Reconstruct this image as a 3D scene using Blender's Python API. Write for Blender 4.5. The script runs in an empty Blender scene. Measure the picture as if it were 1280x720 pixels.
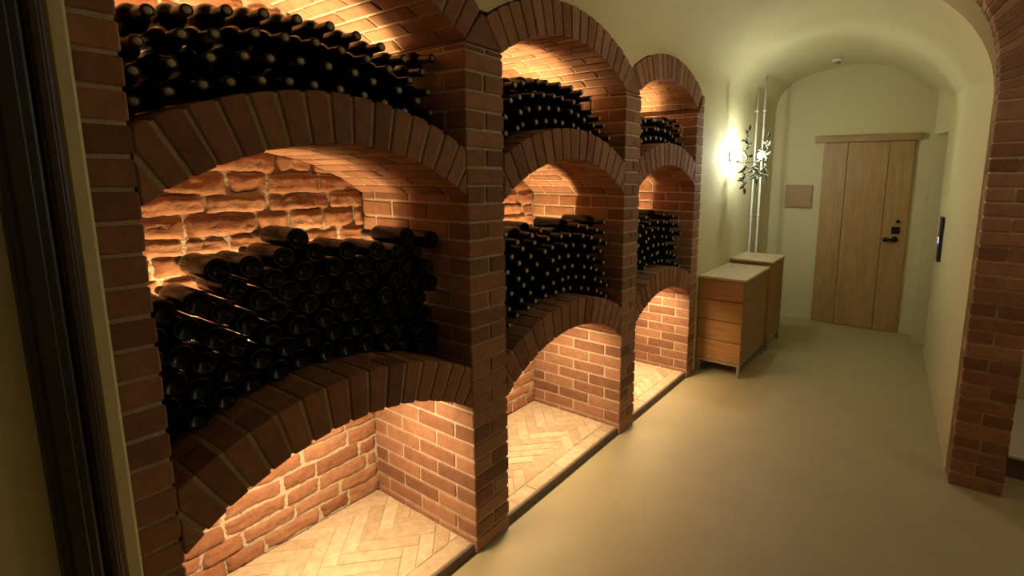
import bpy, bmesh, math, random
from mathutils import Vector, Matrix, noise
random.seed(11)
S = bpy.context.scene
COL = S.collection
PI = math.pi
sin, cos, sqrt, asin = math.sin, math.cos, math.sqrt, math.asin

# ------------------------------------------------------------------ materials
def new_mat(name):
    m = bpy.data.materials.new(name); m.use_nodes = True
    nt = m.node_tree; b = nt.nodes['Principled BSDF']
    return m, nt, b

def plain(name, col, rough=.5, metal=0., bump=0., scale=40., var=0.):
    m, nt, b = new_mat(name)
    b.inputs['Base Color'].default_value = (*col, 1); b.inputs['Roughness'].default_value = rough
    b.inputs['Metallic'].default_value = metal
    if 'glass' in name: b.inputs['Specular IOR Level'].default_value = .3
    tc = nt.nodes.new('ShaderNodeTexCoord')
    if bump or var:
        n = nt.nodes.new('ShaderNodeTexNoise'); n.inputs['Scale'].default_value = scale; n.inputs['Detail'].default_value = 5
        nt.links.new(tc.outputs['Object'], n.inputs['Vector'])
    if var:
        mx = nt.nodes.new('ShaderNodeMix'); mx.data_type = 'RGBA'
        mx.inputs[6].default_value = (*[c*(1-var) for c in col], 1); mx.inputs[7].default_value = (*[min(1, c*(1+var)) for c in col], 1)
        nt.links.new(n.outputs['Fac'], mx.inputs[0]); nt.links.new(mx.outputs[2], b.inputs['Base Color'])
    if bump:
        bp = nt.nodes.new('ShaderNodeBump'); bp.inputs['Strength'].default_value = bump; bp.inputs['Distance'].default_value = .02
        nt.links.new(n.outputs['Fac'], bp.inputs['Height']); nt.links.new(bp.outputs['Normal'], b.inputs['Normal'])
    return m

def brick_mat(name, stops, rough=.85, bump=.5, nscale=22.):
    m, nt, b = new_mat(name); L = nt.links
    geo = nt.nodes.new('ShaderNodeNewGeometry')
    ramp = nt.nodes.new('ShaderNodeValToRGB'); e = ramp.color_ramp.elements
    while len(e) < len(stops): e.new(.5)
    for i, (p, c) in enumerate(stops): e[i].position = p; e[i].color = (*c, 1)
    L.new(geo.outputs['Random Per Island'], ramp.inputs['Fac'])
    tc = nt.nodes.new('ShaderNodeTexCoord')
    n = nt.nodes.new('ShaderNodeTexNoise'); n.inputs['Scale'].default_value = nscale; n.inputs['Detail'].default_value = 6; n.inputs['Roughness'].default_value = .65
    L.new(tc.outputs['Object'], n.inputs['Vector'])
    mr = nt.nodes.new('ShaderNodeMapRange'); mr.inputs[1].default_value = .3; mr.inputs[2].default_value = .75; mr.inputs[3].default_value = .78; mr.inputs[4].default_value = 1.2
    L.new(n.outputs['Fac'], mr.inputs[0])
    mx = nt.nodes.new('ShaderNodeMix'); mx.data_type = 'RGBA'; mx.blend_type = 'MULTIPLY'; mx.inputs[0].default_value = 1
    L.new(ramp.outputs['Color'], mx.inputs[6]); L.new(mr.outputs[0], mx.inputs[7]); L.new(mx.outputs[2], b.inputs['Base Color'])
    bp = nt.nodes.new('ShaderNodeBump'); bp.inputs['Strength'].default_value = bump; bp.inputs['Distance'].default_value = .008
    L.new(n.outputs['Fac'], bp.inputs['Height']); L.new(bp.outputs['Normal'], b.inputs['Normal'])
    b.inputs['Roughness'].default_value = rough; b.inputs['Specular IOR Level'].default_value = .25
    return m

def wood_mat(name, c1, c2, axis='Z', rough=.5, scale=3.):
    m, nt, b = new_mat(name); L = nt.links
    tc = nt.nodes.new('ShaderNodeTexCoord'); mp = nt.nodes.new('ShaderNodeMapping')
    sc = {'X': (1, 9, 9), 'Y': (9, 1, 9), 'Z': (9, 9, 1)}[axis]
    mp.inputs['Scale'].default_value = [s*scale for s in sc]
    geo = nt.nodes.new('ShaderNodeNewGeometry')
    L.new(tc.outputs['Object'], mp.inputs['Vector'])
    n = nt.nodes.new('ShaderNodeTexNoise'); n.inputs['Scale'].default_value = 1.; n.inputs['Detail'].default_value = 7; n.inputs['Distortion'].default_value = .8
    L.new(mp.outputs[0], n.inputs['Vector'])
    ramp = nt.nodes.new('ShaderNodeValToRGB'); e = ramp.color_ramp.elements
    e[0].position = .3; e[0].color = (*c1, 1); e[1].position = .72; e[1].color = (*c2, 1)
    L.new(n.outputs['Fac'], ramp.inputs['Fac'])
    mr = nt.nodes.new('ShaderNodeMapRange'); mr.inputs[3].default_value = .82; mr.inputs[4].default_value = 1.12
    L.new(geo.outputs['Random Per Island'], mr.inputs[0])
    mx = nt.nodes.new('ShaderNodeMix'); mx.data_type = 'RGBA'; mx.blend_type = 'MULTIPLY'; mx.inputs[0].default_value = 1
    L.new(ramp.outputs['Color'], mx.inputs[6]); L.new(mr.outputs[0], mx.inputs[7]); L.new(mx.outputs[2], b.inputs['Base Color'])
    bp = nt.nodes.new('ShaderNodeBump'); bp.inputs['Strength'].default_value = .15; bp.inputs['Distance'].default_value = .004
    L.new(n.outputs['Fac'], bp.inputs['Height']); L.new(bp.outputs['Normal'], b.inputs['Normal'])
    b.inputs['Roughness'].default_value = rough
    return m

def glow(name, col, strength):
    m, nt, b = new_mat(name)
    b.inputs['Emission Color'].default_value = (*col, 1); b.inputs['Emission Strength'].default_value = strength
    return m

M = {}
M['brick'] = brick_mat('red_brick', [(0, (.20, .094, .057)), (.35, (.27, .132, .08)), (.7, (.315, .160, .098)), (1, (.36, .195, .122))])
M['rough'] = brick_mat('rough_brick', [(0, (.24, .105, .058)), (.5, (.31, .145, .08)), (1, (.38, .20, .12))], bump=1.0, nscale=34)
M['paver'] = brick_mat('pale_brick_paver', [(0, (.48, .36, .24)), (.5, (.57, .45, .31)), (1, (.63, .51, .37))], bump=.3)
M['mortar'] = plain('lime_mortar', (.50, .41, .30), .95, 0, .5, 60, .15)
M['plaster'] = plain('cream_plaster', (.62, .56, .34), .8, 0, .22, 5, .05)
M['plaster_r'] = plain('smooth_plaster', (.62, .56, .34), .8, 0, .08, 5, .04)
M['floor'] = plain('beige_screed', (.42, .355, .215), .55, 0, .05, 4, .10)
M['kerb'] = plain('dark_stone', (.15, .11, .08), .8, 0, .3, 40, .3)
M['glass'] = plain('dark_bottle_glass', (.002, .003, .0034), .21)
M['capsule'] = plain('black_foil', (.004, .0036, .004), .5)
M['cork'] = plain('pale_cork', (.52, .46, .34), .7, 0, .2, 200, .2)
M['oak'] = wood_mat('oak_boards', (.33, .195, .075), (.45, .285, .115), 'Z')
M['oakx'] = wood_mat('oak_beam', (.30, .18, .075), (.41, .26, .11), 'X')
M['cab'] = wood_mat('amber_boards', (.33, .165, .055), (.46, .25, .085), 'X', .45)
M['caby'] = wood_mat('brown_boards', (.22, .13, .06), (.31, .19, .09), 'Y', .5)
M['cabtop'] = wood_mat('pale_top_board', (.47, .36, .22), (.58, .46, .29), 'Y', .45)
M['steel'] = plain('grey_painted_steel', (.32, .28, .22), .45, .3)
M['darkmetal'] = plain('dark_iron', (.022, .018, .015), .4, .6)
M['darkframe'] = plain('black_frame', (.012, .012, .016), .5)
M['brownframe'] = plain('dark_stained_frame', (.035, .02, .013), .5, 0, .1, 30, .3)
M['white'] = plain('white_enamel', (.72, .72, .70), .35)
M['leafmetal'] = plain('green_bronze_leaf', (.045, .05, .03), .5, .3, .2, 60, .3)
M['bulb'] = glow('lit_bulb', (.96, 1.0, .84), 480)
M['led'] = glow('lit_display', (.55, .5, .9), 1.2)
M['black'] = plain('black_plastic', (.012, .012, .014), .35)

# ------------------------------------------------------------------ mesh helpers
def link(name, bm, mats, parent=None, smooth=False, loc=None):
    me = bpy.data.meshes.new(name); bmesh.ops.recalc_face_normals(bm, faces=bm.faces[:]); bm.to_mesh(me); bm.free()
    o = bpy.data.objects.new(name, me); COL.objects.link(o)
    for m in (mats if isinstance(mats, (list, tuple)) else [mats]): me.materials.append(M[m])
    if smooth:
        for p in me.polygons: p.use_smooth = True
    if parent: o.parent = parent
    if loc: o.location = loc
    return o

def tag(o, label=None, cat=None, group=None, kind=None):
    if label: o['label'] = label
    if cat: o['category'] = cat
    if group: o['group'] = group
    if kind: o['kind'] = kind
    return o

def empty(name, loc, label, cat, group=None):
    o = bpy.data.objects.new(name, None); COL.objects.link(o); o.location = loc
    return tag(o, label, cat, group)

def box(bm, x0, x1, y0, y1, z0, z1, mi=0, bev=0., jit=0.):
    vs = [bm.verts.new((x + random.uniform(-jit, jit), y + random.uniform(-jit, jit), z + random.uniform(-jit, jit)))
          for x in (x0, x1) for y in (y0, y1) for z in (z0, z1)]
    fs = [bm.faces.new([vs[i] for i in f]) for f in ((0, 1, 3, 2), (4, 6, 7, 5), (0, 4, 5, 1), (2, 3, 7, 6), (0, 2, 6, 4), (1, 5, 7, 3))]
    for f in fs: f.material_index = mi
    if bev:
        es = {e for f in fs for e in f.edges}
        r = bmesh.ops.bevel(bm, geom=list(es), offset=bev, segments=1, affect='EDGES')
        for f in r['faces']: f.material_index = mi
    return fs

def prism(bm, poly, x0, x1, mi=0, bev=0., jit=0., ax='x'):
    """poly of (a,b) extruded along an axis: ax x -> (y,z), z -> (x,y), y -> (x,z)"""
    def P(a, b, t):
        return {'x': (t, a, b), 'z': (a, b, t), 'y': (a, t, b)}[ax]
    n = len(poly)
    j = [(random.uniform(-jit, jit), random.uniform(-jit, jit)) for _ in poly]
    lo = [bm.verts.new(P(a + q[0], b + q[1], x0)) for (a, b), q in zip(poly, j)]
    dx = random.uniform(-jit, jit)
    hi = [bm.verts.new(P(a + q[0], b + q[1], x1 + dx)) for (a, b), q in zip(poly, j)]
    fs = [bm.faces.new(lo[::-1]), bm.faces.new(hi)]
    for i in range(n): fs.append(bm.faces.new([lo[i], lo[(i+1) % n], hi[(i+1) % n], hi[i]]))
    for f in fs: f.material_index = mi
    if bev:
        r = bmesh.ops.bevel(bm, geom=list({e for f in fs for e in f.edges}), offset=bev, segments=1, affect='EDGES')
        for f in r['faces']: f.material_index = mi
    return fs

def clip(poly, nx, ny, d):
    """keep points with nx*x+ny*y <= d"""
    out = []
    for i, p in enumerate(poly):
        q = poly[(i+1) % len(poly)]
        a, b = nx*p[0]+ny*p[1]-d, nx*q[0]+ny*q[1]-d
        if a <= 0: out.append(p)
        if (a < 0 < b) or (b < 0 < a):
            t = a/(a-b); out.append((p[0]+(q[0]-p[0])*t, p[1]+(q[1]-p[1])*t))
    return out

def area(p):
    return abs(sum(p[i][0]*p[(i+1) % len(p)][1]-p[(i+1) % len(p)][0]*p[i][1] for i in range(len(p))))/2

def tube(bm, pts, rad, n=8, mi=0):
    rings = []
    for i, p in enumerate(pts):
        p = Vector(p); t = (Vector(pts[min(i+1, len(pts)-1)]) - Vector(pts[max(i-1, 0)])).normalized()
        u = t.cross(Vector((0, 0, 1)));
        if u.length < .05: u = t.cross(Vector((1, 0, 0)))
        u.normalize(); v = t.cross(u)
        r = rad[i] if isinstance(rad, (list, tuple)) else rad
        rings.append([bm.verts.new(p + (u*cos(2*PI*k/n) + v*sin(2*PI*k/n))*r) for k in range(n)])
    for a, b in zip(rings, rings[1:]):
        for k in range(n): bm.faces.new([a[k], a[(k+1) % n], b[(k+1) % n], b[k]]).material_index = mi
    bm.faces.new(rings[0][::-1]); bm.faces.new(rings[-1])

def lathe(bm, prof, n=20, axis='x', c=(0, 0, 0), mi=0):
    """prof = [(t along axis, radius)]"""
    rings = []
    for t, r in prof:
        def P(k):
            a, b = r*cos(2*PI*k/n), r*sin(2*PI*k/n)
            q = {'x': (t, a, b), 'y': (a, t, b), 'z': (a, b, t)}[axis]
            return (q[0]+c[0], q[1]+c[1], q[2]+c[2])
        rings.append([bm.verts.new(P(k)) for k in range(n)] if r > 1e-6 else [bm.verts.new(P(0))])
    for a, b in zip(rings, rings[1:]):
        for k in range(n):
            k2 = (k+1) % n
            if len(a) == 1 and len(b) > 1: f = bm.faces.new([a[0], b[k2], b[k]])
            elif len(b) == 1 and len(a) > 1: f = bm.faces.new([a[k], a[k2], b[0]])
            else: f = bm.faces.new([a[k], a[k2], b[k2], b[k]])
            f.material_index = mi; f.smooth = True

# ------------------------------------------------------------------ layout
DEP = .725                                   # depth of the niches
Y = [.403, 1.441, 1.662, 2.754, 2.957, 3.93, 4.075]
BAYS = [(Y[0], Y[1]), (Y[2], Y[3]), (Y[4], Y[5])]
PIERS = [(.203, Y[0]), (Y[1], Y[2]), (Y[3], Y[4]), (Y[5], Y[6])]
TH = .155
R_LOW, R_TOP = .86, .945                     # intrados radii
CROWN = [.872, 1.782, 2.375]                 # intrados crowns of the three tiers
COURSE = .075
XW = 1.777                                   # corridor's other side
D = 6.552
def ceil_z(x):
    P = [(-.016, 2.46), (-.012, 2.54), (.0, 2.60), (.03, 2.67), (.09, 2.75), (.2, 2.83), (.38, 2.895), (.6, 2.935), (.82, 2.95), (1.05, 2.915), (1.28, 2.81), (1.46, 2.68), (1.58, 2.57), (1.66, 2.47), (1.72, 2.36), (1.76, 2.24), (1.777, 2.12), (1.80, 2.0)]
    for i, ((a, za), (b, zb)) in enumerate(zip(P, P[1:])):
        if x <= b:
            t = max(0, (x-a)/(b-a))
            m0 = (P[i+1][1]-P[max(i-1, 0)][1])/(P[i+1][0]-P[max(i-1, 0)][0])*(b-a)
            j = min(i+2, len(P)-1)
            m1 = (P[j][1]-P[i][1])/(P[j][0]-P[i][0])*(b-a)
            return (2*t**3-3*t*t+1)*za+(t**3-2*t*t+t)*m0+(-2*t**3+3*t*t)*zb+(t**3-t*t)*m1
    return P[-1][1]

# ------------------------------------------------------------------ brick rack
rack = empty('brick_wine_rack', (0, 2.24, 0), 'three-bay red brick wine rack of piers and stacked arched niches along the corridor', 'wine rack')
RP = Vector((0, 2.24, 0))
def rpart(name, bm, mats):
    bmesh.ops.translate(bm, verts=bm.verts[:], vec=-RP)
    return link(name, bm, mats, rack)

def courses(bm, x0, x1, y0, y1, z0, z1):
    """a square brick pier, its bond showing on front and sides"""
    box(bm, x0+.004, x1-.007, y0+.006, y1-.006, z0, z1, 1)
    k, z = 0, z0
    while z < z1-.01:
        zt = min(z+COURSE, z1)
        xs = [x1]
        step = [.125, .25] if k % 2 else [.25, .25]
        i = 0
        while xs[-1] > x0+.02:
            nx = xs[-1]-step[min(i, 1)]; i += 1
            if nx < x0+.06: nx = x0
            xs.append(nx)
        w = y1-y0
        for i, (a, b) in enumerate(zip(xs, xs[1:])):
            ys = [y0, y1] if (k+i) % 2 == 0 or w < .15 else [y0, y0+w*(.5+random.uniform(-.05, .05)), y1]
            for c, d in zip(ys, ys[1:]):
                g = .0055
                box(bm, b+g, a-(g if i else 0), c+(g if c > y0 else 0), d-(g if d < y1 else 0), z+g, zt-g, 0, .004, .0016)
        z = zt; k += 1

for i, (a, b) in enumerate(PIERS):
    bm = bmesh.new(); courses(bm, -DEP, 0, a, b, 0, 2.2)
    # tapering skewback between the two top arches
    if 0 < i < 3:
        m = (a+b)/2
        prism(bm, [(a+.006, 2.205), (b-.006, 2.205), (m+.008, 2.33), (m-.008, 2.33)], -DEP, -.004, 0, .004)
    elif i == 3:
        for k in range(2): prism(bm, [(a+.03+.045*k, 2.2+.075*k+.004), (b, 2.2+.075*k+.004), (b, 2.27+.075*k), (a+.075+.045*k, 2.27+.075*k)], -DEP, 0, 0, .004)
    rpart('brick_pier', bm, ['brick', 'mortar'])

def arch(bay, tier):
    y0, y1 = bay; yc = (y0+y1)/2; a = (y1-y0)/2; top = tier == 2
    R = R_TOP if top else R_LOW; zc = CROWN[tier]-R
    th = asin(a/R); amax = a+.093 if top else a
    if top: th += .012
    bm = bmesh.new()
    n = max(5, round(2*th*(R+TH*.3)/COURSE)); n += (n+1) % 2
    # mortar body
    K = 28; inner, outer = [], []
    for k in range(K+1):
        p = -th+2*th*k/K
        inner.append((yc+(R+.006)*sin(p), zc+(R+.006)*cos(p))); outer.append((yc+(R+TH-.006)*sin(p), zc+(R+TH-.006)*cos(p)))
    for k in range(K):
        q = clip(clip([inner[k], outer[k], outer[k+1], inner[k+1]], 1, 0, yc+amax), -1, 0, -(yc-amax))
        if len(q) > 2 and area(q) > 1e-6: prism(bm, q, -DEP, -.008, 1)
    g = .0055/(R+.05)
    for k in range(n):
        p0, p1 = -th+2*th*k/n+g, -th+2*th*(k+1)/n-g
        q = [(yc+r*sin(p), zc+r*cos(p)) for r, p in ((R, p0), (R+TH, p0), (R+TH, (p0+p1)/2), (R+TH, p1), (R, p1))]
        q = clip(clip(q, 1, 0, yc+amax-.001), -1, 0, -(yc-amax+.001))
        if len(q) < 3 or area(q) < 3e-4: continue
        xs = [0]; step = [.25, .25, .3] if k % 2 else [.125, .25, .25, .2]
        for s in step: xs.append(max(-DEP, xs[-1]-s))
        for i, (u, v) in enumerate(zip(xs, xs[1:])):
            if u-v > .02: prism(bm, q, v+.005, u-(.005 if i else 0), 0, .0035, .0016)
    return rpart('brick_arch', bm, ['brick', 'mortar'])

def rough_back(bay, z0, z1, name='rough_brick_back'):
    y0, y1 = bay; bm = bmesh.new(); x = -DEP
    box(bm, x-.08, x-.008, y0-.02, y1+.02, z0, z1, 1)
    z, k = z0, 0
    while z < z1-.03:
        h = random.uniform(.066, .084); zt = min(z+h, z1)
        y = y0-random.uniform(.02, .2)
        while y < y1:
            w = random.choice([.24, .27, .22, .25, .15, .13]); ya, yb = max(y, y0-.01), min(y+w, y1+.01); y += w
            if yb-ya < .03: continue
            ny, nz = max(3, int((yb-ya)/.016)), 6
            sd = random.uniform(0, 50); tilt = random.uniform(-.006, .006); out = random.uniform(-.004, .008)
            gr = []
            for i in range(ny+1):
                row = []
                for j in range(nz+1):
                    u, v = i/ny, j/nz
                    ed = min(u*(yb-ya), (1-u)*(yb-ya), v*(zt-z), (1-v)*(zt-z))
                    yy, zz = ya+.004+u*(yb-ya-.008), z+.0035+v*(zt-z-.007)
                    nn = noise.noise((yy*20+sd, zz*42, sd)); n2 = noise.noise((yy*60, zz*90+sd, sd))
                    wob = noise.noise((yy*9, zz*9, 3.))*.008
                    dx = out+tilt*(v-.5)*2+nn*.007+n2*.006+.003-(.012 if ed < .004 else 0)
                    row.append(bm.verts.new((x+dx, yy+noise.noise((zz*40, sd, 0))*.004, zz+wob+noise.noise((yy*30, sd, 5))*.004)))
                gr.append(row)
            for i in range(ny):
                for j in range(nz):
                    f = bm.faces.new([gr[i][j], gr[i+1][j], gr[i+1][j+1], gr[i][j+1]]); f.smooth = True
        z = zt; k += 1
    return rpart(name, bm, ['rough', 'mortar'])

def herring(bay):
    y0, y1 = bay; bm = bmesh.new(); z = .05
    box(bm, -DEP, -.02, y0, y1, 0, z-.004, 1)
    w, l = .066, .264
    X0, X1 = -DEP, -.115
    c, s = cos(PI/4), sin(PI/4)
    def put(x, y, dx, dy):
        g = .003
        q = [(x+g, y+g), (x+dx-g, y+g), (x+dx-g, y+dy-g), (x+g, y+dy-g)]
        q = [(-.4+c*a-s*b, (y0+y1)/2+s*a+c*b) for a, b in q]
        for nx, ny, d in ((1, 0, X1), (-1, 0, -X0), (0, 1, y1-.003), (0, -1, -y0-.003)): q = clip(q, nx, ny, d)
        if len(q) > 2 and area(q) > 1e-4: prism(bm, q, z-.02, z+random.uniform(-.001, .001), 0, .002, 0, 'z')
    for i in range(-14, 15):
        for j in range(-6, 7):
            bx_, by_ = i*w+j*(l), i*w-j*l
            put(bx_, by_, l, w)
            put(bx_, by_+w, w, l)
    y = y0
    while y < y1-.03:
        yb = min(y+.25, y1)
        box(bm, -.11, -.03, y+.003, yb-.003, z-.02, z, 0, .003, .001); y = yb
    return rpart('herringbone_brick_floor', bm, ['paver', 'mortar'])

for b in BAYS:
    for t in range(3): arch(b, t)
    rough_back(b, .045, .90); rough_back(b, .93, 1.80); rough_back(b, 1.83, 2.40)
    herring(b)
for a, b in BAYS:
    bm = bmesh.new(); box(bm, -.03, -.014, a, b, 0, .047, 0, .003); rpart('stone_kerb', bm, 'kerb')

# ------------------------------------------------------------------ bottles
RB = .0375; DB = .0766
BOD = [(0, .0), (-.004, .012), (.0, .030), (.003, .0345), (.010, .0375), (.185, .0375), (.200, .0352), (.214, .0285), (.226, .0195), (.236, .0155), (.300, .0142)]
BODB = [(.022, 0.), (.016, .014), (.003, .027), (0, .0315), (.004, .0355), (.010, .0375)] + BOD[5:]
def bottle_mesh():
    bm = bmesh.new(); lathe(bm, BODB+[(.301, .010), (.301, 0)], 20, 'x'); return bm
def capsule_mesh():
    bm = bmesh.new(); lathe(bm, [(.232, .0158), (.238, .0163), (.288, .0150), (.290, .0158), (.302, .0155), (.3035, .0142), (.3035, .0102), (.300, .0100)], 18, 'x'); return bm
def cork_mesh():
    bm = bmesh.new(); lathe(bm, [(.3005, 0), (.3005, .0099), (.3046, .0097), (.3046, 0)], 14, 'x'); return bm
bpy_b = link('wine_bottle', bottle_mesh(), 'glass'); bpy_c = link('capsule', capsule_mesh(), 'capsule', bpy_b); bpy_k = link('cork', cork_mesh(), 'cork', bpy_b)
tag(bpy_k, 'pale cork disc')
PROTO = bpy_b
def all_copy(src, with_cork):
    r = src.copy(); COL.objects.link(r)
    for ch in list(src.children):
        if ch.name.startswith('cork') and not with_cork: continue
        c = ch.copy(); COL.objects.link(c); c.parent = r
    return r

def stack(bay, tier, ztop):
    """rows of bottles resting in each other's valleys on the arched shelf: [(row, y, z)]"""
    y0, y1 = bay; yc = (y0+y1)/2; a = (y1-y0)/2-.007
    Rr = R_LOW+TH+RB+.0015; zc = CROWN[tier]-R_LOW
    t1 = asin((a-RB)/Rr); n = int(2*t1*Rr/DB)
    row = [(yc+Rr*sin(-t1+2*t1*k/n), zc+Rr*cos(-t1+2*t1*k/n)) for k in range(n+1)]
    rows = [row]
    for r in range(1, 14):
        prev = rows[-1]; new = []
        for (ya, za), (yb, zb) in zip(prev, prev[1:]):
            dy, dz = yb-ya, zb-za; dd = math.hypot(dy, dz)
            if dd > DB*1.72: continue
            h = sqrt(DB*DB-dd*dd/4); p = ((ya+yb)/2-dz/dd*h, (za+zb)/2+dy/dd*h)
            if p[1] <= ztop(p[0]) and abs(p[0]-yc) <= a-RB: new.append(p)
        for side in (-1, 1):                 # a bottle wedged against the pier
            e = prev[0] if side < 0 else prev[-1]
            yw = yc+side*(a-RB); gap = abs(yw-e[0])
            if gap > RB*.55:
                p = (yw, e[1]+sqrt(max(DB*DB-gap*gap, 0)))
                allp = new+prev+(rows[-2] if len(rows) > 1 else [])
                if p[1] <= ztop(yw) and all(math.hypot(p[0]-q[0], p[1]-q[1]) > DB*.985 for q in allp):
                    new = [p]+new if side < 0 else new+[p]
        new = [p for i, p in enumerate(new) if i == 0 or math.hypot(p[0]-new[i-1][0], p[1]-new[i-1][1]) > DB*.98]
        if not new: break
        rows.append(new)
    return [(r, p[0], p[1]) for r, row in enumerate(rows) for p in row]

ORD = 'first second third fourth fifth sixth seventh eighth ninth tenth eleventh twelfth thirteenth fourteenth fifteenth sixteenth seventeenth'.split()
first_used = [False]
def take(with_cork=True):
    return all_copy(PROTO, with_cork)
rest = []                                     # the far bay's bottles and the ones behind a pier
count = 0
def fill(bay, tier, ztop, neck_out, xf, words, group, hidden_y=-9, every=False):
    global count
    b = stack(bay, tier, ztop); byrow = {}
    for r, y, z in b: byrow.setdefault(r, []).append((y, z))
    for r, lst in byrow.items():
        lst.sort(reverse=True)
        for k, (y, z) in enumerate(lst):
            x = xf+random.uniform(-.018, .018); roll = random.uniform(0, 6.28)
            if every or y < hidden_y: rest.append((x, y, z, roll, neck_out)); continue
            o = take(neck_out); count += 1
            if neck_out:
                o.location = (x-.304, y, z); o.rotation_euler = (roll, 0, 0)
            else:
                o.location = (x, y, z); o.rotation_euler = (roll, 0, PI)
            tag(o, '%s wine bottle, %s, %s row up, %s from the far pier' % ('neck-out' if neck_out else 'base-out', words, ORD[r], ORD[k]), 'wine bottle', group)
    return byrow
flat = lambda z: (lambda y: z)
dome = lambda yc, c, k: (lambda y: c-k*(y-yc)**2)
near_mid = fill(BAYS[0], 0, lambda y: 1.435 if y > .60 else 1.36, False, -.19, 'near bay middle niche', 'bottles in the middle niche of the near bay')
fill(BAYS[0], 1, dome(.95, 2.172, .12), True, -.13, 'near bay top niche', 'bottles in the top niche of the near bay')
fill(BAYS[1], 0, flat(1.425), True, -.09, 'middle bay middle niche', 'bottles in the middle niche of the middle bay', 1.80)
fill(BAYS[1], 1, dome(2.15, 2.185, .45), True, -.10, 'middle bay top niche', 'bottles in the top niche of the middle bay', 1.80)
fill(BAYS[2], 0, flat(1.41), True, -.10, '', '', every=True)
fill(BAYS[2], 1, dome(3.45, 2.16, .4), True, -.10, '', '', every=True)

# three loose bottles on top of the base-out pile
def settle(y):
    c = [(a, b) for row in near_mid.values() for a, b in row]
    best = max((b+sqrt(max(DB*DB-(a-y)**2, 0)) for a, b in c if abs(a-y) < DB))
    return best
for y, dx, w in ((.650, .0, 'first of three loose wine bottles lying atop the base-out pile, counted from near pier'),
                 (.862, -.02, 'middle one of three loose wine bottles lying atop the base-out bottle pile'),
                 (1.322, -.01, 'loose wine bottle atop the base-out pile close to the far pier')):
    # slide to the nearest valley so that it rests on two bottles
    cand = [y+k*.004 for k in range(-8, 9)]
    yy = min(cand, key=lambda q: settle(q)+.3*abs(q-y))
    o = take(True); o.location = (-.19+dx, yy, settle(yy)); o.rotation_euler = (0, 0, PI); count += 1
    tag(o, w, 'wine bottle', 'loose bottles on top of the pile')

# everything of the far bay, and what stands behind a pier, as one mass
bm = bmesh.new()
protos = []
for f in (bottle_mesh, capsule_mesh, cork_mesh):
    t = f(); me = bpy.data.meshes.new('tmp'); t.to_mesh(me); t.free(); protos.append(me)
for x, y, z, roll, out in rest:
    for mi, me in enumerate(protos):
        n0 = len(bm.verts); f0 = len(bm.faces)
        bm.from_mesh(me)
        bm.verts.ensure_lookup_table(); bm.faces.ensure_lookup_table()
        bmesh.ops.transform(bm, matrix=Matrix.Translation((x-.304, y, z)) @ Matrix.Rotation(roll, 4, 'X'), verts=bm.verts[n0:])
        for f in bm.faces[f0:]: f.material_index = mi
o = link('wine_bottles', bm, ['glass', 'capsule', 'cork'])
tag(o, 'dark neck-out wine bottles stacked in both upper niches of the far bay', 'wine bottles', None, 'stuff')
for me in protos: bpy.data.meshes.remove(me)
for o in [PROTO]+list(PROTO.children): bpy.data.objects.remove(o)

# ------------------------------------------------------------------ the room
def struct(name, bm, mats, smooth=False):
    return tag(link(name, bm, mats, None, smooth), kind='structure')

bm = bmesh.new(); box(bm, -.2, 3.7, -1.6, D+.1, -.1, 0); struct('floor', bm, 'floor')
bm = bmesh.new()                              # barrel vault
xs = [-.0155+1.8105*(1-cos(PI*i/48))/2 for i in range(49)]
ys = [3.49+(D+.15-3.49)*j/20 for j in range(21)]
g = [[bm.verts.new((x, y, ceil_z(x))) for y in ys] for x in xs]
g2 = [[bm.verts.new((x, y, 3.1)) for y in ys] for x in xs]
for i in range(48):
    for j in range(20):
        f = bm.faces.new([g[i][j], g[i+1][j], g[i+1][j+1], g[i][j+1]]); f.smooth = True
        bm.faces.new([g2[i][j], g2[i][j+1], g2[i+1][j+1], g2[i+1][j]])
def cap(bm, *q): bm.faces.new([bm.verts.new(v.co) for v in q])   # own corners, so that the vault's shading stays smooth
for L in (g[0], g[48]):
    K = g2[0] if L is g[0] else g2[48]
    for j in range(20): cap(bm, L[j], L[j+1], K[j+1], K[j])
for j in (0, 20):
    for i in range(48): cap(bm, g[i][j], g[i+1][j], g2[i+1][j], g2[i][j])
struct('ceiling', bm, 'plaster')
bm = bmesh.new()                              # nearer stretch: the vault's left half runs on, flat over the side passage
xs2 = [-.0155+.8355*(1-cos(PI/2*i/24)) for i in range(25)]+[3.7]
lo = [[bm.verts.new((x, y, ceil_z(x) if x < .83 else 2.95)) for y in (-1.7, 3.489)] for x in xs2]
hi = [[bm.verts.new((x, y, 3.1)) for y in (-1.7, 3.489)] for x in xs2]
for i in range(25):
    f = bm.faces.new([lo[i][0], lo[i+1][0], lo[i+1][1], lo[i][1]]); f.smooth = True
    bm.faces.new([hi[i][0], hi[i][1], hi[i+1][1], hi[i+1][0]])
    for j in (0, 1): cap(bm, lo[i][j], lo[i+1][j], hi[i+1][j], hi[i][j])
for i in (0, 25): cap(bm, lo[i][0], lo[i][1], hi[i][1], hi[i][0])
struct('ceiling_entry', bm, 'plaster')

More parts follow.
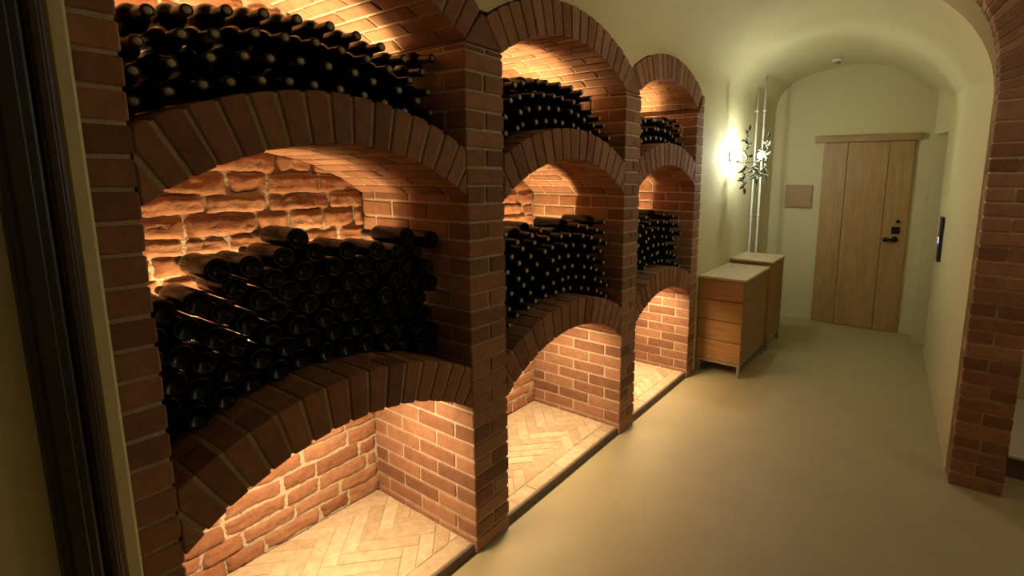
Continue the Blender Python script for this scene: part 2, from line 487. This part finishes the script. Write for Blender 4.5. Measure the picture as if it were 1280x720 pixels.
# left wall: plaster over the top arches, a jamb strip before the rack, and the stretch behind the cabinets
bm = bmesh.new()
def extr(y):
    z = 2.36 if y > 3.99 else 2.345
    for a, b in BAYS:
        yc, h = (a+b)/2, (b-a)/2
        Ro, zc = R_TOP+TH, CROWN[2]-R_TOP
        if abs(y-yc) < h+.1: z = max(z, zc+sqrt(Ro*Ro-(y-yc)**2)+.006)
    return z
N = 240
yy = [.10+(Y[6]-.004-.10)*k/N for k in range(N+1)]
for a, b in zip(yy, yy[1:]):
    prism(bm, [(a, extr(a)), (b, extr(b)), (b, 2.7), (a, 2.7)], -.12, -.014)
bmesh.ops.remove_doubles(bm, verts=bm.verts[:], dist=.0005)
struct('wall_left_upper', bm, 'plaster'); bm = bmesh.new()
box(bm, -.3, -.018, Y[6]+.006, D+.1, 0, 2.75)
struct('wall_left', bm, 'plaster'); bm = bmesh.new(); box(bm, -.3, -.001, -1.6, .201, 0, 2.75)
struct('wall_left_entry', bm, 'plaster')
bm = bmesh.new(); box(bm, .001, .02, .283, .316, 0, 2.66, 0, .006); struct('trim_1', bm, 'plaster_r')
t = empty('door_2', (0, .2, 0), None, None); del_keys = None
tag(t, kind='structure')
bm = bmesh.new(); box(bm, .001, .04, .245-.2, .279-.2, 0, 2.6, 0, .006); box(bm, .04, .046, .254-.2, .27-.2, 0, 2.6, 0, .003); link('door_frame_moulding', bm, 'brownframe', t)
bm = bmesh.new(); box(bm, .001, .055, .182-.2, .242-.2, 0, 2.6, 0, .005); box(bm, .055, .063, .196-.2, .224-.2, 0, 2.6, 0, .003); link('door_frame', bm, 'darkframe', t)

bm = bmesh.new(); box(bm, -.3, 2.4, D, D+.1, 0, 3.05); struct('wall_end', bm, 'plaster_r')
bm = bmesh.new(); box(bm, -.3, 3.7, -1.7, -1.6, 0, 3.05); struct('wall_back', bm, 'plaster_r')
bm = bmesh.new()                              # right wall with a recess near the far corner
prism(bm, [(1.7735, 3.488), (1.675, 5.9), (1.80, 5.93), (2.01, 3.488)], 0, 2.75, 0, 0, 0, 'z')
prism(bm, [(1.575, 6.20), (1.575, D+.02), (2.35, D+.02), (2.35, 6.20)], 0, 2.75, 0, 0, 0, 'z')
prism(bm, [(1.675, 5.9), (1.575, 6.20), (2.3, 6.2), (2.3, 5.9)], 2.135, 2.75, 0, 0, 0, 'z')
prism(bm, [(2.25, 5.0), (2.25, 6.2), (2.35, 6.2), (2.35, 5.0)], 0, 2.75, 0, 0, 0, 'z')
struct('wall_right', bm, 'plaster_r')
bm = bmesh.new(); box(bm, 3.6, 3.7, -1.6, 5, 0, 3.05); box(bm, 1.9, 3.6, 4.6, 4.7, 0, 3.05); struct('wall_passage', bm, 'plaster_r')
bm = bmesh.new(); box(bm, 2.02, 3.7, 3.5, 5, 2.45, 2.55); struct('ceiling_passage', bm, 'plaster_r')

# brick pillar closing the plaster wall, its head leaning into the vault
pil = empty('brick_pillar', (1.9, 3.48, 0), 'dark red brick pillar at the edge of the cream plaster wall, opposite the rack', 'pillar')
bm = bmesh.new(); courses(bm, -.14, 0, 0, .235, 0, 1.875)
for v in bm.verts:                            # courses() builds facing +x: turn it to face the camera side
    x, y, z = v.co; v.co = (y+XW+.004-1.9, -x-.135, z)
link('brick_shaft', bm, ['brick', 'mortar'], pil)
bm = bmesh.new()
inn = [(XW+.004, 1.875), (1.781, 1.98), (1.780, 2.08), (1.777, 2.17), (1.770, 2.25), (1.76, 2.33), (1.742, 2.41), (1.715, 2.49), (1.675, 2.57), (1.62, 2.65), (1.54, 2.73), (1.44, 2.80)]
outp = [(2.012, 1.875), (2.01, 1.98), (2.005, 2.09), (1.99, 2.22), (1.97, 2.33), (1.94, 2.44), (1.90, 2.54), (1.845, 2.64), (1.775, 2.73), (1.69, 2.81), (1.59, 2.89), (1.47, 2.96)]
for (a, b), (c, d) in zip(zip(inn, inn[1:]), zip(outp, outp[1:])):
    for q in range(1 if a[1] < 2.07 else 2):
        nq = 1 if a[1] < 2.07 else 2
        L_ = lambda p, r, t: (p[0]+(r[0]-p[0])*t, p[1]+(r[1]-p[1])*t)
        u0, u1 = q/nq+.04, (q+1)/nq-.04
        poly = [L_(a, b, u0), L_(c, d, u0), L_(c, d, u1), L_(a, b, u1)]
        prism(bm, [(x-1.9, z) for x, z in poly], 3.345-3.48, 3.345-3.48+.142, 0, .004, .001, 'y')
prism(bm, [(x-1.9+.006, z) for x, z in inn]+[(x-1.9-.006, z) for x, z in outp[::-1]], 3.352-3.48, 3.345-3.48+.14, 1, 0, 0, 'y')
link('brick_arch_springer', bm, ['brick', 'mortar'], pil)

# raised platform in the side passage
bm = bmesh.new(); box(bm, 2.02, 3.6, 3.62, 4.6, 0, .13, 0, .004); box(bm, 2.00, 3.6, 3.59, 4.6, .13, .15, 1, .003)
struct('floor_passage', bm, ['kerb', 'white'])

# ------------------------------------------------------------------ oak door on the end wall
t = empty('door_1', (.98, D, 0), None, None); tag(t, kind='structure')
def dpart(name, x0, x1, y0, y1, z0, z1, m, bev=.004):
    bm = bmesh.new(); box(bm, x0-.98, x1-.98, y0, y1, z0, z1, 0, bev); return link(name, bm, m, t)
dpart('plank', .553, .793, -.035, -.001, .004, 2.105, 'oak'); dpart('plank', .797, 1.193, -.042, -.001, .004, 2.105, 'oak'); dpart('plank', 1.197, 1.425, -.042, -.001, .004, 2.105, 'oak')
dpart('lintel', .455, 1.475, -.075, -.001, 2.108, 2.178, 'oakx')
bm = bmesh.new(); lathe(bm, [(-.075, 0), (-.075, .012), (-.07, .018), (-.042, .018), (-.042, 0)], 16, 'y', (1.337-.98, 0, 1.245)); link('peephole', bm, 'darkmetal', t)
bm = bmesh.new(); box(bm, 1.285-.98, 1.365-.98, -.052, -.042, 1.105, 1.185, 0, .004)
lathe(bm, [(-.062, 0), (-.062, .016), (-.052, .02), (-.052, 0)], 16, 'y', (1.327-.98, 0, 1.14)); link('lock_plate', bm, 'darkmetal', t)
bm = bmesh.new(); lathe(bm, [(-.056, 0), (-.056, .03), (-.042, .034), (-.042, 0)], 18, 'y', (1.322-.98, 0, 1.048))
tube(bm, [(1.322-.98, -.05, 1.048), (1.322-.98, -.09, 1.048), (1.31-.98, -.098, 1.048), (1.235-.98, -.098, 1.045)], .013, 10)
lathe(bm, [(-.112, 0), (-.112, .02), (-.1, .027), (-.088, .02), (-.088, 0)], 14, 'y', (1.24-.98, 0, 1.045)); link('door_handle', bm, 'darkmetal', t)

# wooden plaque beside the door
t = empty('wall_plaque', (.31, D, 1.49), 'small square wooden board hung on the plaster wall beside the oak door', 'plaque')
bm = bmesh.new(); box(bm, -.150, .150, -.028, -.004, -.135, .135, 0, .004); link('board', bm, 'oakx', t)
bm = bmesh.new(); box(bm, -.12, .12, -.005, -.0005, .06, .09, 0, .001); link('hanger', bm, 'darkmetal', t)

# intercom at the recess edge
t = empty('wall_intercom', (1.6985, 5.30, 1.19), 'slim black intercom panel with a lit display at the plaster recess edge', 'intercom')
t.rotation_euler = (0, 0, math.atan2(.102, 2.548))
bm = bmesh.new(); box(bm, -.026, -.001, -.06, .06, -.19, .19, 0, .004); link('housing', bm, 'black', t)
bm = bmesh.new(); box(bm, -.029, -.0255, -.035, .035, -.035, .02, 0, .001); link('display', bm, 'led', t)
bm = bmesh.new()
for k in range(3): box(bm, -.030, -.0255, -.03+.022*k, -.014+.022*k, -.11, -.09, 0, .001)
link('key_row', bm, 'steel', t)

# smoke detector on the vault
sx_, sy_ = .66, 6.15
bm = bmesh.new(); t = empty('smoke_detector', (sx_, sy_, ceil_z(sx_)-.001), 'small round white smoke detector on the vaulted ceiling above the oak door', 'smoke detector')
lathe(bm, [(0, 0), (0, .052), (-.018, .05), (-.022, .042), (-.022, 0)], 24, 'z'); link('base_plate', bm, 'white', t)
bm = bmesh.new(); lathe(bm, [(-.023, 0), (-.023, .036), (-.040, .03), (-.044, .018), (-.044, 0)], 24, 'z'); link('sensor_head', bm, 'steel', t)

# ------------------------------------------------------------------ cabinets
def cabinet(name, x0, x1, y0, y1, h, label, legs=.10, boards=4):
    t = empty(name, ((x0+x1)/2, (y0+y1)/2, 0), label, 'cabinet', 'wooden cabinets by the rack')
    w, d = (x1-x0)/2, (y1-y0)/2
    zb, zt = legs+.025, h-.022
    bm = bmesh.new(); box(bm, -w+.012, w-.02, -d+.012, d-.012, zb+.002, zt-.002); link('carcass', bm, 'caby', t)
    for side in (-1, 1):
        bm = bmesh.new(); bh = (zt-zb)/boards
        for k in range(boards):
            ya, yb = (-d, -d+.013) if side < 0 else (d-.013, d)
            box(bm, -w, w-.005, ya, yb, zb+bh*k+.003, zb+bh*(k+1)-.003, 0, .004)
        link('board_side', bm, 'cab', t)
    bm = bmesh.new(); box(bm, w-.02, w, -d+.006, d-.006, zb+.006, zt-.008, 0, .003)
    dr = link('door', bm, 'caby', t)
    bm = bmesh.new(); tube(bm, [(w, -d+.045, zt-.27), (w+.022, -d+.045, zt-.27), (w+.024, -d+.045, zt-.33), (w, -d+.045, zt-.335)], .007, 8)
    link('door_handle', bm, 'steel', dr)
    bm = bmesh.new(); box(bm, -w-.003, w+.012, -d-.012, d+.006, zt, h, 0, .004); link('top_board', bm, 'cabtop', t)
    bm = bmesh.new()
    box(bm, -w+.005, w-.005, -d+.004, -d+.03, legs, zb); box(bm, -w+.005, w-.005, d-.03, d-.004, legs, zb)
    box(bm, -w+.005, -w+.03, -d+.03, d-.03, legs, zb); box(bm, w-.03, w-.005, -d+.03, d-.03, legs, zb)
    link('base_frame', bm, 'steel', t)
    for sx in (-1, 1):
        for sy in (-1, 1):
            bm = bmesh.new(); a, b = sx*(w-.018), sy*(d-.018)
            box(bm, a-.013, a+.013, b-.013, b+.013, 0, legs, 0, .002); link('leg', bm, 'steel', t)
    return t
cabinet('wooden_cabinet', -.010, .378, 4.165, 4.965, .862, 'amber board cabinet with pale top on short grey legs, beside the brick rack')
cabinet('wooden_cabinet', -.010, .395, 5.03, 5.55, .905, 'taller wooden cabinet standing behind the amber board one along the wall')

# ------------------------------------------------------------------ leafy wall lamp
LY, LZ = 4.86, 1.90
lamp = empty('wall_lamp', (-.018, LY, LZ), 'lit wall lamp with bronze leaf sprigs and two bright bulbs above the cabinets', 'wall lamp')
bm = bmesh.new(); lathe(bm, [(0, 0), (0, .05), (.012, .048), (.02, .03), (.02, 0)], 24, 'x'); link('back_plate', bm, 'leafmetal', lamp)
bm = bmesh.new(); tube(bm, [(.01, 0, -.03), (.08, .0, -.055), (.17, .01, -.055), (.27, .04, -.05)], .006, 8); link('arm', bm, 'leafmetal', lamp)
def bulb(x, y, z):
    bm = bmesh.new(); lathe(bm, [(-.03, 0), (-.03, .012), (-.012, .013), (-.012, 0)], 12, 'z', (x, y, z)); h = link('bulb_holder', bm, 'leafmetal', lamp)
    bm = bmesh.new(); lathe(bm, [(-.011, 0), (-.011, .011), (.0, .018), (.018, .026), (.034, .024), (.046, .013), (.05, 0)], 16, 'z', (x, y, z)); link('bulb', bm, 'bulb', lamp)
bulb(.075, .0, -.02); bulb(.265, .06, -.015)
def leaf(bm, p, d, L, w):
    d = Vector(d).normalized(); u = d.cross(Vector((0, -1, .2))).normalized(); n = d.cross(u)
    p = Vector(p); pts = []
    for s in (1, -1):
        f = []
        for t_, ww in ((0, .12), (.25, .8), (.5, 1), (.78, .65), (1, 0.03)):
            f.append(((p+d*L*t_+n*L*.12*sin(t_*PI)), u*w*ww*s))
        pts.append(f)
    top = [[bm.verts.new(c+q+n*.0012) for c, q in f] for f in pts]; mid = [bm.verts.new(c-n*.004) for c, q in pts[0]]
    bot = [bm.verts.new(c-n*.007) for c, q in pts[0]]
    for f, sgn in zip(top, (1, -1)):
        for i in range(4):
            bm.faces.new([f[i], f[i+1], mid[i+1], mid[i]]); bm.faces.new([f[i], bot[i], bot[i+1], f[i+1]])
def sprig(pts, leaves):
    bm = bmesh.new(); tube(bm, pts, [.006]*(len(pts)-1)+[.002], 6); st = link('stem', bm, 'leafmetal', lamp)
    bm = bmesh.new()
    for p, d, L in leaves: leaf(bm, p, d, L, L*.22)
    link('leaves', bm, 'leafmetal', st)
random.seed(5)
def wav(x, y, z0, z1, n=9, amp=.014):
    return [(x+amp*sin(k*1.9)+.012*k/n, y+amp*cos(k*1.3), z0+(z1-z0)*k/(n-1)) for k in range(n)]
def along(pts, m, L):
    out = []
    for k in range(m):
        p = pts[1+k*(len(pts)-2)//m]; s = 1 if k % 2 else -1
        up = 1 if pts[-1][2] > pts[0][2] else -1
        out.append((p, (s*random.uniform(.4, 1.), random.uniform(-.7, .3), up*random.uniform(.3, 1.)), L*random.uniform(.75, 1.2)))
    out.append((pts[-1], (.15, -.1, 1 if pts[-1][2] > pts[0][2] else -1), L))
    return out
for x, y, z0, z1, m, L in ((.155, -.02, -.04, .225, 9, .062), (.140, -.02, -.06, -.29, 9, .068), (.30, .10, -.04, .17, 5, .06), (.22, .05, -.07, -.20, 7, .07), (.29, .12, -.07, -.19, 5, .06)):
    p = wav(x, y, z0, z1); sprig(p, along(p, m, L))

# two slim white pipes rising behind the lamp
for x, lab in ((.010, 'slim pale vertical pipe on the left wall, next to the leafy lamp'), (.085, 'slim pale vertical pipe, the one farther from the wall behind the leafy lamp')):
    t = empty('wall_pipe', (x, 5.62, 0), lab, 'pipe', 'pale pipes behind the wall lamp')
    bm = bmesh.new(); tube(bm, [(0, 0, .0), (0, 0, .9), (0, 0, 1.8), (0, 0, ceil_z(x)+.01)], .011, 12); o = link('pipe_shaft', bm, 'white', t)
    for p in o.data.polygons: p.use_smooth = True
    for z in (1.3, 2.4):
        bm = bmesh.new(); lathe(bm, [(-.012, .0112), (-.012, .016), (.012, .016), (.012, .0112)], 12, 'z', (0, 0, z)); (box(bm, -.018-x, -.010, -.004, .004, z-.004, z+.004) if x < .03 else None)
        link('pipe_clip', bm, 'white', t)

# ------------------------------------------------------------------ lamps
def area_light(name, loc, direction, sx, sy, power, col, spread=180):
    l = bpy.data.lights.new(name, 'AREA'); l.shape = 'RECTANGLE'; l.size = sx; l.size_y = sy
    l.energy = power; l.color = col; l.spread = math.radians(spread)
    o = bpy.data.objects.new(name, l); COL.objects.link(o); o.location = loc
    d = Vector(direction).normalized(); zax = -d; xax = Vector((0, 1, 0)); yax = zax.cross(xax).normalized()
    m = Matrix((xax, yax, zax)).transposed().to_4x4(); m.translation = loc; o.matrix_world = m
    return o
WARM = (1., .66, .29); WARM2 = (1., .70, .37)
for i, (a, b) in enumerate(BAYS):
    yc = (a+b)/2
    area_light('low_niche_strip', (-.20, yc, CROWN[0]-.06), (-.45, 0, -1), b-a-.12, .02, 23, WARM2)
    area_light('middle_niche_strip', (-.575 if i == 0 else -.47, yc, 1.06), (-.05, 0, 1), b-a-.03, .025, 15 if i == 0 else 20, WARM)
    area_light('top_niche_strip', (-.53, yc, 1.97), (-.05, 0, 1), b-a-.06, .025, 17, WARM)
def point(name, loc, r, power, col):
    l = bpy.data.lights.new(name, 'POINT'); l.shadow_soft_size = r; l.energy = power; l.color = col
    o = bpy.data.objects.new(name, l); COL.objects.link(o); o.location = loc; return o
point('ceiling_lamp', (1.05, 2.9, 2.5), .12, 6, (1., .88, .62))
point('entry_lamp', (1.5, -.9, 2.3), .15, 1.0, (1., .8, .6))
point('passage_lamp', (2.8, 3.0, 1.9), .15, 8, (1., .84, .6))

w = bpy.data.worlds.new('world'); S.world = w; w.use_nodes = True
w.node_tree.nodes['Background'].inputs[0].default_value = (.02, .018, .014, 1); w.node_tree.nodes['Background'].inputs[1].default_value = .3

# ------------------------------------------------------------------ camera
cd = bpy.data.cameras.new('camera'); cam = bpy.data.objects.new('camera', cd); COL.objects.link(cam); S.camera = cam
ya, pi_, ro = .5986, -.1538, .0067
f = Vector((-sin(ya)*cos(pi_), cos(ya)*cos(pi_), sin(pi_))); r = Vector((cos(ya), sin(ya), 0)); u = r.cross(f)
Rv = r*cos(ro)+u*sin(ro); Uv = -r*sin(ro)+u*cos(ro)
m = Matrix((Rv, Uv, -f)).transposed().to_4x4(); m.translation = (1.4962, 0, 1.682); cam.matrix_world = m
cd.sensor_width = 36; cd.lens = 627.75/1280*36; cd.shift_x = -76.06/1280; cd.shift_y = -39.42/1280
cd.clip_start = .02; cd.clip_end = 60
S.view_settings.view_transform = 'Standard'; S.view_settings.look = 'None'; S.view_settings.gamma = 1; S.view_settings.exposure = 0
S.view_settings.use_curve_mapping = False
print('individual bottles', count, 'in the mass', len(rest))
